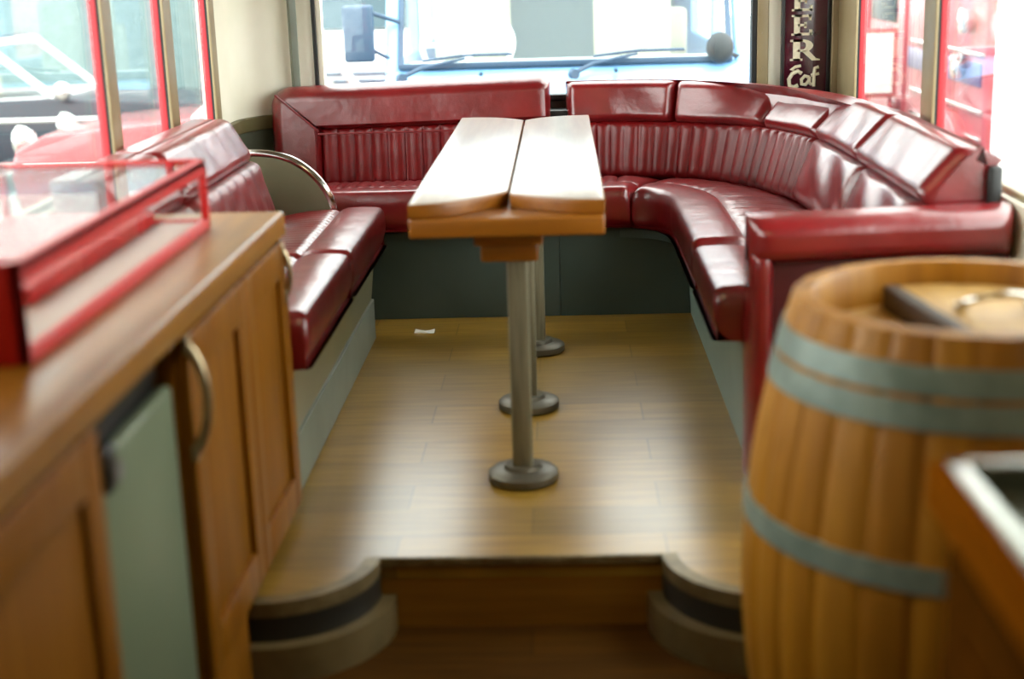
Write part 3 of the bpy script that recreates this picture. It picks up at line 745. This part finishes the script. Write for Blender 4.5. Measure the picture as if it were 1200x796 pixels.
# blue van right behind the rear window
t = empty('van', (0, 10, GR), 'pale blue van facing the rear window, with wide windscreen and two wipers', 'van')
VY = 8.0
b = BM()
prism(b, [(VY-.12, -.55), (VY-.14, .45), (VY-.06, .68), (VY+.02, .745), (VY+.5, .745), (VY+.5, -.55)], -.98, 1.04, 'x', .04)     # nose
box(b, -.98, -.90, VY+.3, 12.5, -.6, .78, .03); box(b, .96, 1.04, VY+.3, 12.5, -.6, .78, .03); box(b, -.98, 1.04, 12.45, 12.5, -.6, 1.75, .02); box(b, -.98, 1.04, VY+.3, 12.5, -.62, -.45)
box(b, -.9, .96, VY+.62, 12.45, 1.72, 1.8, .02)
for x in (-.94, 1.0):                                      # A pillars, B pillars
    prism(b, [(VY+.0, .72), (VY+.10, .72), (VY+.70, 1.78), (VY+.58, 1.78)], x-.04, x+.04, 'x', .015)
    box(b, x-.03, x+.03, 9.3, 9.45, .7, 1.75); box(b, x-.03, x+.03, 10.8, 12.5, .7, 1.75)
obj('body', b, M['bluevan'], t)
b = BM(); box(b, -.9, .96, 12.40, 12.44, -.44, 1.7, .01); obj('rear_lining', b, mat('pale_green_lining', (150, 172, 160), rough=.7), t, label='pale interior lining')
b = BM()
fr = [(VY-.005, .755), (VY+.03, .755), (VY+.60, 1.74), (VY+.56, 1.74)]
prism(b, fr, -.90, -.875, 'x'); prism(b, fr, .915, .945, 'x'); box(b, -.90, .945, VY-.012, VY+.03, .745, .775, .005)
obj('windscreen_frame', b, M['slate'], t, label='slate blue windscreen surround')
b = BM(); prism(b, [(VY+.02, .77), (VY+.026, .77), (VY+.585, 1.73), (VY+.579, 1.73)], -.885, .925, 'x'); obj('windscreen', b, M['glass'], t, label='clear windscreen')
for px, dx in ((-.885, .5), (.06, .5)):
    w_ = BM(); tube(w_, [(px, VY-.10, .705), (px+.02, VY-.13, .705)], .028, 14)
    tube(w_, [(px, VY-.12, .705), (px+.12, VY-.06, .755), (px+.36, VY-.035, .80)], [.014, .012, .008], 8)
    wo = obj('wiper', w_, M['slate'], t)
    w_ = BM(); tube(w_, [(px+.12, VY-.01, .79), (px+.36, VY-.012, .815), (px+.62, VY-.01, .815)], .008, 8); obj('blade', w_, M['slate'], wo)
for x in (-.44, .30): 
    w_ = BM(); tube(w_, [(x, VY-.06, .715), (x, VY-.10, .715)], .012, 10); obj('washer_jet', w_, M['slate'], t)
sw = BM(); tube(sw, [(-.55+.27*math.cos(2*PI*i/36), 8.60+.12*math.sin(2*PI*i/36), .84+.20*math.sin(2*PI*i/36)) for i in range(37)], .016, 10, cap=False)
tube(sw, [(-.55, 8.60, .84), (-.55, 8.45, .66)], .03, 10); tube(sw, [(-.81, 8.60, .84), (-.29, 8.60, .84)], .014, 8); obj('steering_wheel', sw, M['white'], t)
b = BM(); prism(b, [(VY+.12, .55), (VY+.16, .74), (VY+.42, .76), (VY+.55, .70), (VY+.55, .5)], -.88, .92, 'x', .02); obj('dashboard', b, mat('pale_dash', (190, 200, 196), rough=.6), t)
for x in (-.55, .45):
    b = BM(); box(b, x-.24, x+.24, 9.1, 9.24, .35, 1.16, .05); box(b, x-.25, x+.25, 8.75, 9.2, .22, .38, .05); obj('seat', b, M['creamseat'], t)
b = BM(); box(b, .38, .86, 9.9, 10.0, .5, .98, .04); obj('rear_seat', b, M['creamseat'], t)
# mirrors
b = BM(); box(b, -1.20, -1.03, VY-.02, VY+.05, .79, 1.10, .02); tube(b, [(-1.05, VY+.02, .86), (-.95, VY+.06, .80)], .012, 8); tube(b, [(-1.05, VY+.02, 1.06), (-.9, VY+.12, 1.0)], .012, 8)
obj('mirror', b, M['slate'], t, label='tall slate blue mirror back')
b = BM()
for i in range(1): bmesh.ops.create_uvsphere(b, u_segments=20, v_segments=12, radius=1, matrix=Matrix.Translation((.87, VY-.04, .82)) @ Matrix.Diagonal((.075, .05, .085, 1)))
tube(b, [(.87, VY-.04, .80), (1.0, VY+.05, .76)], .012, 8); obj('mirror', b, M['greyvan'], t, label='round grey mirror back')
b = BM(); box(b, 1.06, 1.22, 8.25, 8.32, .55, .84, .03); obj('mirror', b, M['white'], t, label='white rear mirror')
for x in (-.88, .94):
    for y in (8.7, 11.6): wheel(t, (x, y, GR+.34), 'x', .34)
# white van beyond, at the left of the rear window
t = empty('van', (-2.6, 16, GR), 'white van with louvred grille parked beyond the blue van', 'van')
b = BM(); prism(b, [(14.2, -.6), (14.15, .35), (14.35, .55), (15.4, .66), (15.8, 1.5), (18.5, 1.6), (18.5, -.6)], -3.3, -1.45, 'x', .06); obj('body', b, M['white'], t)
b = BM()
for i in range(5): box(b, -2.35, -1.6, 14.125, 14.20, -.02+.075*i, .01+.075*i, .004)
obj('grille', b, M['slate'], t, label='grey louvres')
b = BM(); prism(b, [(15.3, .68), (15.72, 1.45), (15.8, 1.45), (15.4, .68)], -3.2, -1.55, 'x'); obj('windscreen', b, M['carglass'], t)
for y in (14.9, 17.8): wheel(t, (-1.56, y, GR+.33), 'x'); wheel(t, (-3.2, y, GR+.33), 'x')

# cars outside the left windows
def car(root, x0, y0, prof, cabin, w, m, flip=1):
    """side profile along x starting at x0, width along y; flip = direction of the nose"""
    X = lambda v: x0+flip*v
    b = BM(); prism(b, [(X(a), GR+c) for a, c in prof], y0, y0+w, 'y', .05); obj('body', b, m, root)
    (a0, c0), (a1, c1), (a2, c2), (a3, c3) = cabin
    b = BM()
    for yy_ in (y0+.09, y0+w-.09):
        tube(b, [(X(a0), yy_, GR+c0), (X(a1), yy_, GR+c1)], .035, 10); tube(b, [(X(a1), yy_, GR+c1), (X(a2), yy_, GR+c2), (X(a3), yy_, GR+c3)], .035, 10)
        tube(b, [(X(a0+.02), yy_, GR+c0), (X(a3), yy_, GR+c3)], .02, 8)
    tube(b, [(X(a1), y0+.09, GR+c1), (X(a1), y0+w-.09, GR+c1)], .035, 10); tube(b, [(X(a0), y0+.09, GR+c0), (X(a0), y0+w-.09, GR+c0)], .025, 10)
    obj('window_frame', b, M['white'], root, label='bright window frame')
    b = BM(); box(b, *sorted((X(a1), X(a2))), y0+.07, y0+w-.07, GR+c1-.03, GR+c1+.05, .04); obj('roof', b, m, root)
    q = [(X(a0), GR+c0), (X(a1), GR+c1), (X(a2), GR+c2), (X(a3), GR+c3)]
    for ya in (y0+.085, y0+w-.09): obj('side_window', prism(BM(), q, ya, ya+.005, 'y'), M['glass'], root)
    b = BM()
    for s_ in (.45, .8): box(b, *sorted((X(a1+(a2-a1)*s_-.05), X(a1+(a2-a1)*s_+.12))), y0+.25, y0+w-.25, GR+.55, GR+c0+.2, .05)
    obj('seat', b, M['creamseat'], root)
t = empty('car', (-6.2, 17, GR), 'dark blue vintage car with bright window frames outside the left windows', 'car')
car(t, -3.6, 15.2, [(0, .35), (-.02, .75), (.1, .95), (1.9, 1.05), (4.3, .98), (4.6, .85), (4.7, .35)], [(1.85, 1.04), (2.55, 1.62), (3.5, 1.60), (4.0, .98)], 1.7, M['bluecar'], -1)
for xx in (-4.5, -7.3): wheel(t, (xx, 15.25, GR+.33), 'y'); wheel(t, (xx, 16.85, GR+.33), 'y')
b = BM(); box(b, -7.9, -3.7, 15.17, 15.2, GR+.80, GR+.84, .004); obj('side_trim', b, M['chrome'], t, label='chrome side strip')
b = BM(); bmesh.ops.create_uvsphere(b, u_segments=20, v_segments=12, radius=.1, matrix=Matrix.Translation((-5.3, 15.12, GR+1.12))); obj('mirror', b, M['chrome'], t, label='round chrome mirror')

t = empty('car', (-3.9, 12.5, GR), 'red car with chrome headlamp parked close to the left windows', 'car')
car(t, -4.52, 11.6, [(0, .35), (-.06, .7), (0, .92), (.25, 1.04), (1.5, 1.14), (3.0, 1.05), (3.3, .8), (3.3, .35)], [(1.5, 1.13), (1.95, 1.5), (2.45, 1.5), (2.8, 1.05)], 1.65, M['redcar'], 1)
for yy_ in (11.85, 12.95):
    b = BM(); lathe(b, [(0, -.1), (.07, -.09), (.115, -.03), (.125, .03), (.11, .05), (0, .07)], 0, 0, 28)
    bmesh.ops.rotate(b, cent=(0, 0, 0), matrix=Matrix.Rotation(-PI/2, 3, 'Y'), verts=b.verts[:]); bmesh.ops.translate(b, vec=(-4.53, yy_, GR+.98), verts=b.verts[:])
    obj('headlamp', b, M['chrome'], t, label='round chrome headlamp')
b = BM(); tube(b, [(-4.64, 11.7, GR+.5), (-4.67, 12.4, GR+.5), (-4.64, 13.1, GR+.5)], .05, 12); box(b, -4.45, -1.3, 11.57, 11.6, GR+.78, GR+.81, .004); obj('bumper', b, M['chrome'], t, label='chrome bumper and strip')
for xx in (-3.85, -1.85): wheel(t, (xx, 11.68, GR+.33), 'y'); wheel(t, (xx, 13.15, GR+.33), 'y')

# pale workshop building far outside the left windows
t = empty('building', (-14, 26, GR), 'pale workshop with grey windows far outside the left windows', 'building')
b = BM(); box(b, -24, -5.5, 26, 30, GR+.001, 6.2, .02); box(b, -24.3, -5.2, 25.7, 30.2, 6.2, 6.5, .02); obj('wall', b, M['building'], t)
for x in (-20, -16.3, -12.6, -9.6):
    b = BM(); box(b, x, x+2.1, 25.95, 26.02, 1.2, 2.6, .01); w_ = obj('window', b, M['white'], t)
    b = BM(); box(b, x+.1, x+2.0, 25.93, 25.96, 1.3, 2.5); obj('pane', b, M['carglass'], w_, label='grey blue glass')

# red fire engine outside the right windows
t = empty('fire_engine', (4.0, 12.5, GR), 'red fire engine with chrome strips outside the right windows', 'fire engine')
EX = 2.8
b = BM(); box(b, EX, 5.0, 9.6, 16, GR+.45, 1.9, .06)
prism(b, [(10.0+.75*math.cos(PI*i/18)+.4, GR+.45+.75*math.sin(PI*i/18)) for i in range(19)], EX-.10, EX+.1, 'x', .02)
obj('body', b, M['engine'], t)
b = BM(); box(b, EX-.012, EX+.02, 9.7, 11.75, .40, .56, .008); obj('side_band', b, M['lavender'], t, label='lavender band')
for z in (.245, .06, .62):
    b = BM(); box(b, EX-.03, EX+.01, 9.65, 11.6, z-.012, z+.012, .006); obj('side_strip', b, M['chrome'], t, label='chrome strip')
for y, z in ((9.95, .83), (10.1, .52), (12.0, .08)):
    b = BM(); lathe(b, [(0, -.08), (.06, -.06), (.09, 0), (.085, .04), (0, .06)], 0, 0, 24)
    bmesh.ops.rotate(b, cent=(0, 0, 0), matrix=Matrix.Rotation(-PI/2, 3, 'Y'), verts=b.verts[:]); bmesh.ops.translate(b, vec=(EX-.05, y, z), verts=b.verts[:])
    obj('lamp', b, M['chrome'], t, label='round chrome lamp')
for y in (11.85, 13.3): obj('door_pillar', box(BM(), EX-.02, EX+.02, y, y+.12, -.2, 1.7, .01), M['engine'], t)
b = BM(); box(b, EX-.015, EX+.02, 12.2, 13.2, .72, 1.5, .02); obj('side_window', b, M['carglass'], t)
for y in (10.4, 14.6): wheel(t, (EX+.12, y, GR+.5), 'x', .5, .26); wheel(t, (4.85, y, GR+.5), 'x', .5, .26)
# notice board on legs in front of it
t = empty('notice_board', (2.35, 11.1, GR), 'white notice on a leaning red framed stand in front of the fire engine', 'notice board')
def tilt(bm): bmesh.ops.rotate(bm, cent=(2.4, 11.1, .15), matrix=Matrix.Rotation(.12, 3, 'Y'), verts=bm.verts[:]); return bm
nb = BM(); box(nb, 2.15, 2.56, 11.1, 11.13, .22, .74, .01); obj('frame', nb, mat('faded_red_frame', (196, 104, 104), rough=.5), t, label='faded red frame')  # frame a little paler than its legs
nb = BM(); box(nb, 2.185, 2.525, 11.09, 11.1, .255, .705); obj('sheet', nb, M['paper'], t, label='white sheet')
for x in (2.19, 2.52):
    nb = BM(); tube(nb, [(x, 11.14, GR+.002), (x, 11.14, .24)], .018, 10); obj('leg', nb, M['engine'], t)

b = BM(); box(b, 2.52, 4.6, 8.35, 8.5, GR+.001, 4.0, .01); struct('wall_outside', b, M['white'], 'white hall partition outside, right of the fire engine')

# ------------------------------------------------------------------ light
w = bpy.data.worlds.new('world'); bpy.context.scene.world = w; w.use_nodes = True
bg = w.node_tree.nodes['Background']; bg.inputs['Color'].default_value = (.965, 1, .965, 1); bg.inputs['Strength'].default_value = 8.5
def area(name, loc, size, power, color=(1, 1, 1), rot=(0, 0, 0)):
    l = bpy.data.lights.new(name, 'AREA'); l.shape = 'RECTANGLE'; l.size, l.size_y = size; l.energy = power; l.color = color
    o = bpy.data.objects.new(name, l); C.objects.link(o); o.location = loc; o.rotation_euler = rot; return o
area('ceiling_lamp', (-.1, 1.6, 2.02), (.25, 1.6), 8, (1, .80, .46))

# ------------------------------------------------------------------ camera
f_px = 1667.
rho, psi, pit = math.radians(1.75), math.radians(2.27), math.radians(14.82)
Fv = Vector((-math.sin(psi)*math.cos(pit), math.cos(psi)*math.cos(pit), -math.sin(pit)))
R0 = Vector((math.cos(psi), math.sin(psi), 0)); U0 = R0.cross(Fv)
Rv = R0*math.cos(rho)-U0*math.sin(rho); Uv = U0*math.cos(rho)+R0*math.sin(rho)
cam = bpy.data.cameras.new('camera'); co = bpy.data.objects.new('camera', cam); C.objects.link(co)
mw = Matrix((Rv, Uv, -Fv)).transposed().to_4x4(); mw.translation = (0, 0, 1.30); co.matrix_world = mw
cam.sensor_fit = 'HORIZONTAL'; cam.sensor_width = 36; cam.lens = 36*f_px/1200
cam.clip_start = .05; cam.clip_end = 300
cam.dof.use_dof = True; cam.dof.focus_distance = 5.4; cam.dof.aperture_fstop = 1.6
sc = bpy.context.scene; sc.camera = co
sc.view_settings.view_transform = 'Standard'; sc.view_settings.look = 'None'; sc.view_settings.gamma = 1; sc.view_settings.use_curve_mapping = False
sc.view_settings.exposure = 0.
sc.cycles.max_bounces = 10; sc.cycles.diffuse_bounces = 5; sc.cycles.glossy_bounces = 5; sc.cycles.transparent_max_bounces = 16
sc.cycles.sample_clamp_indirect = 8
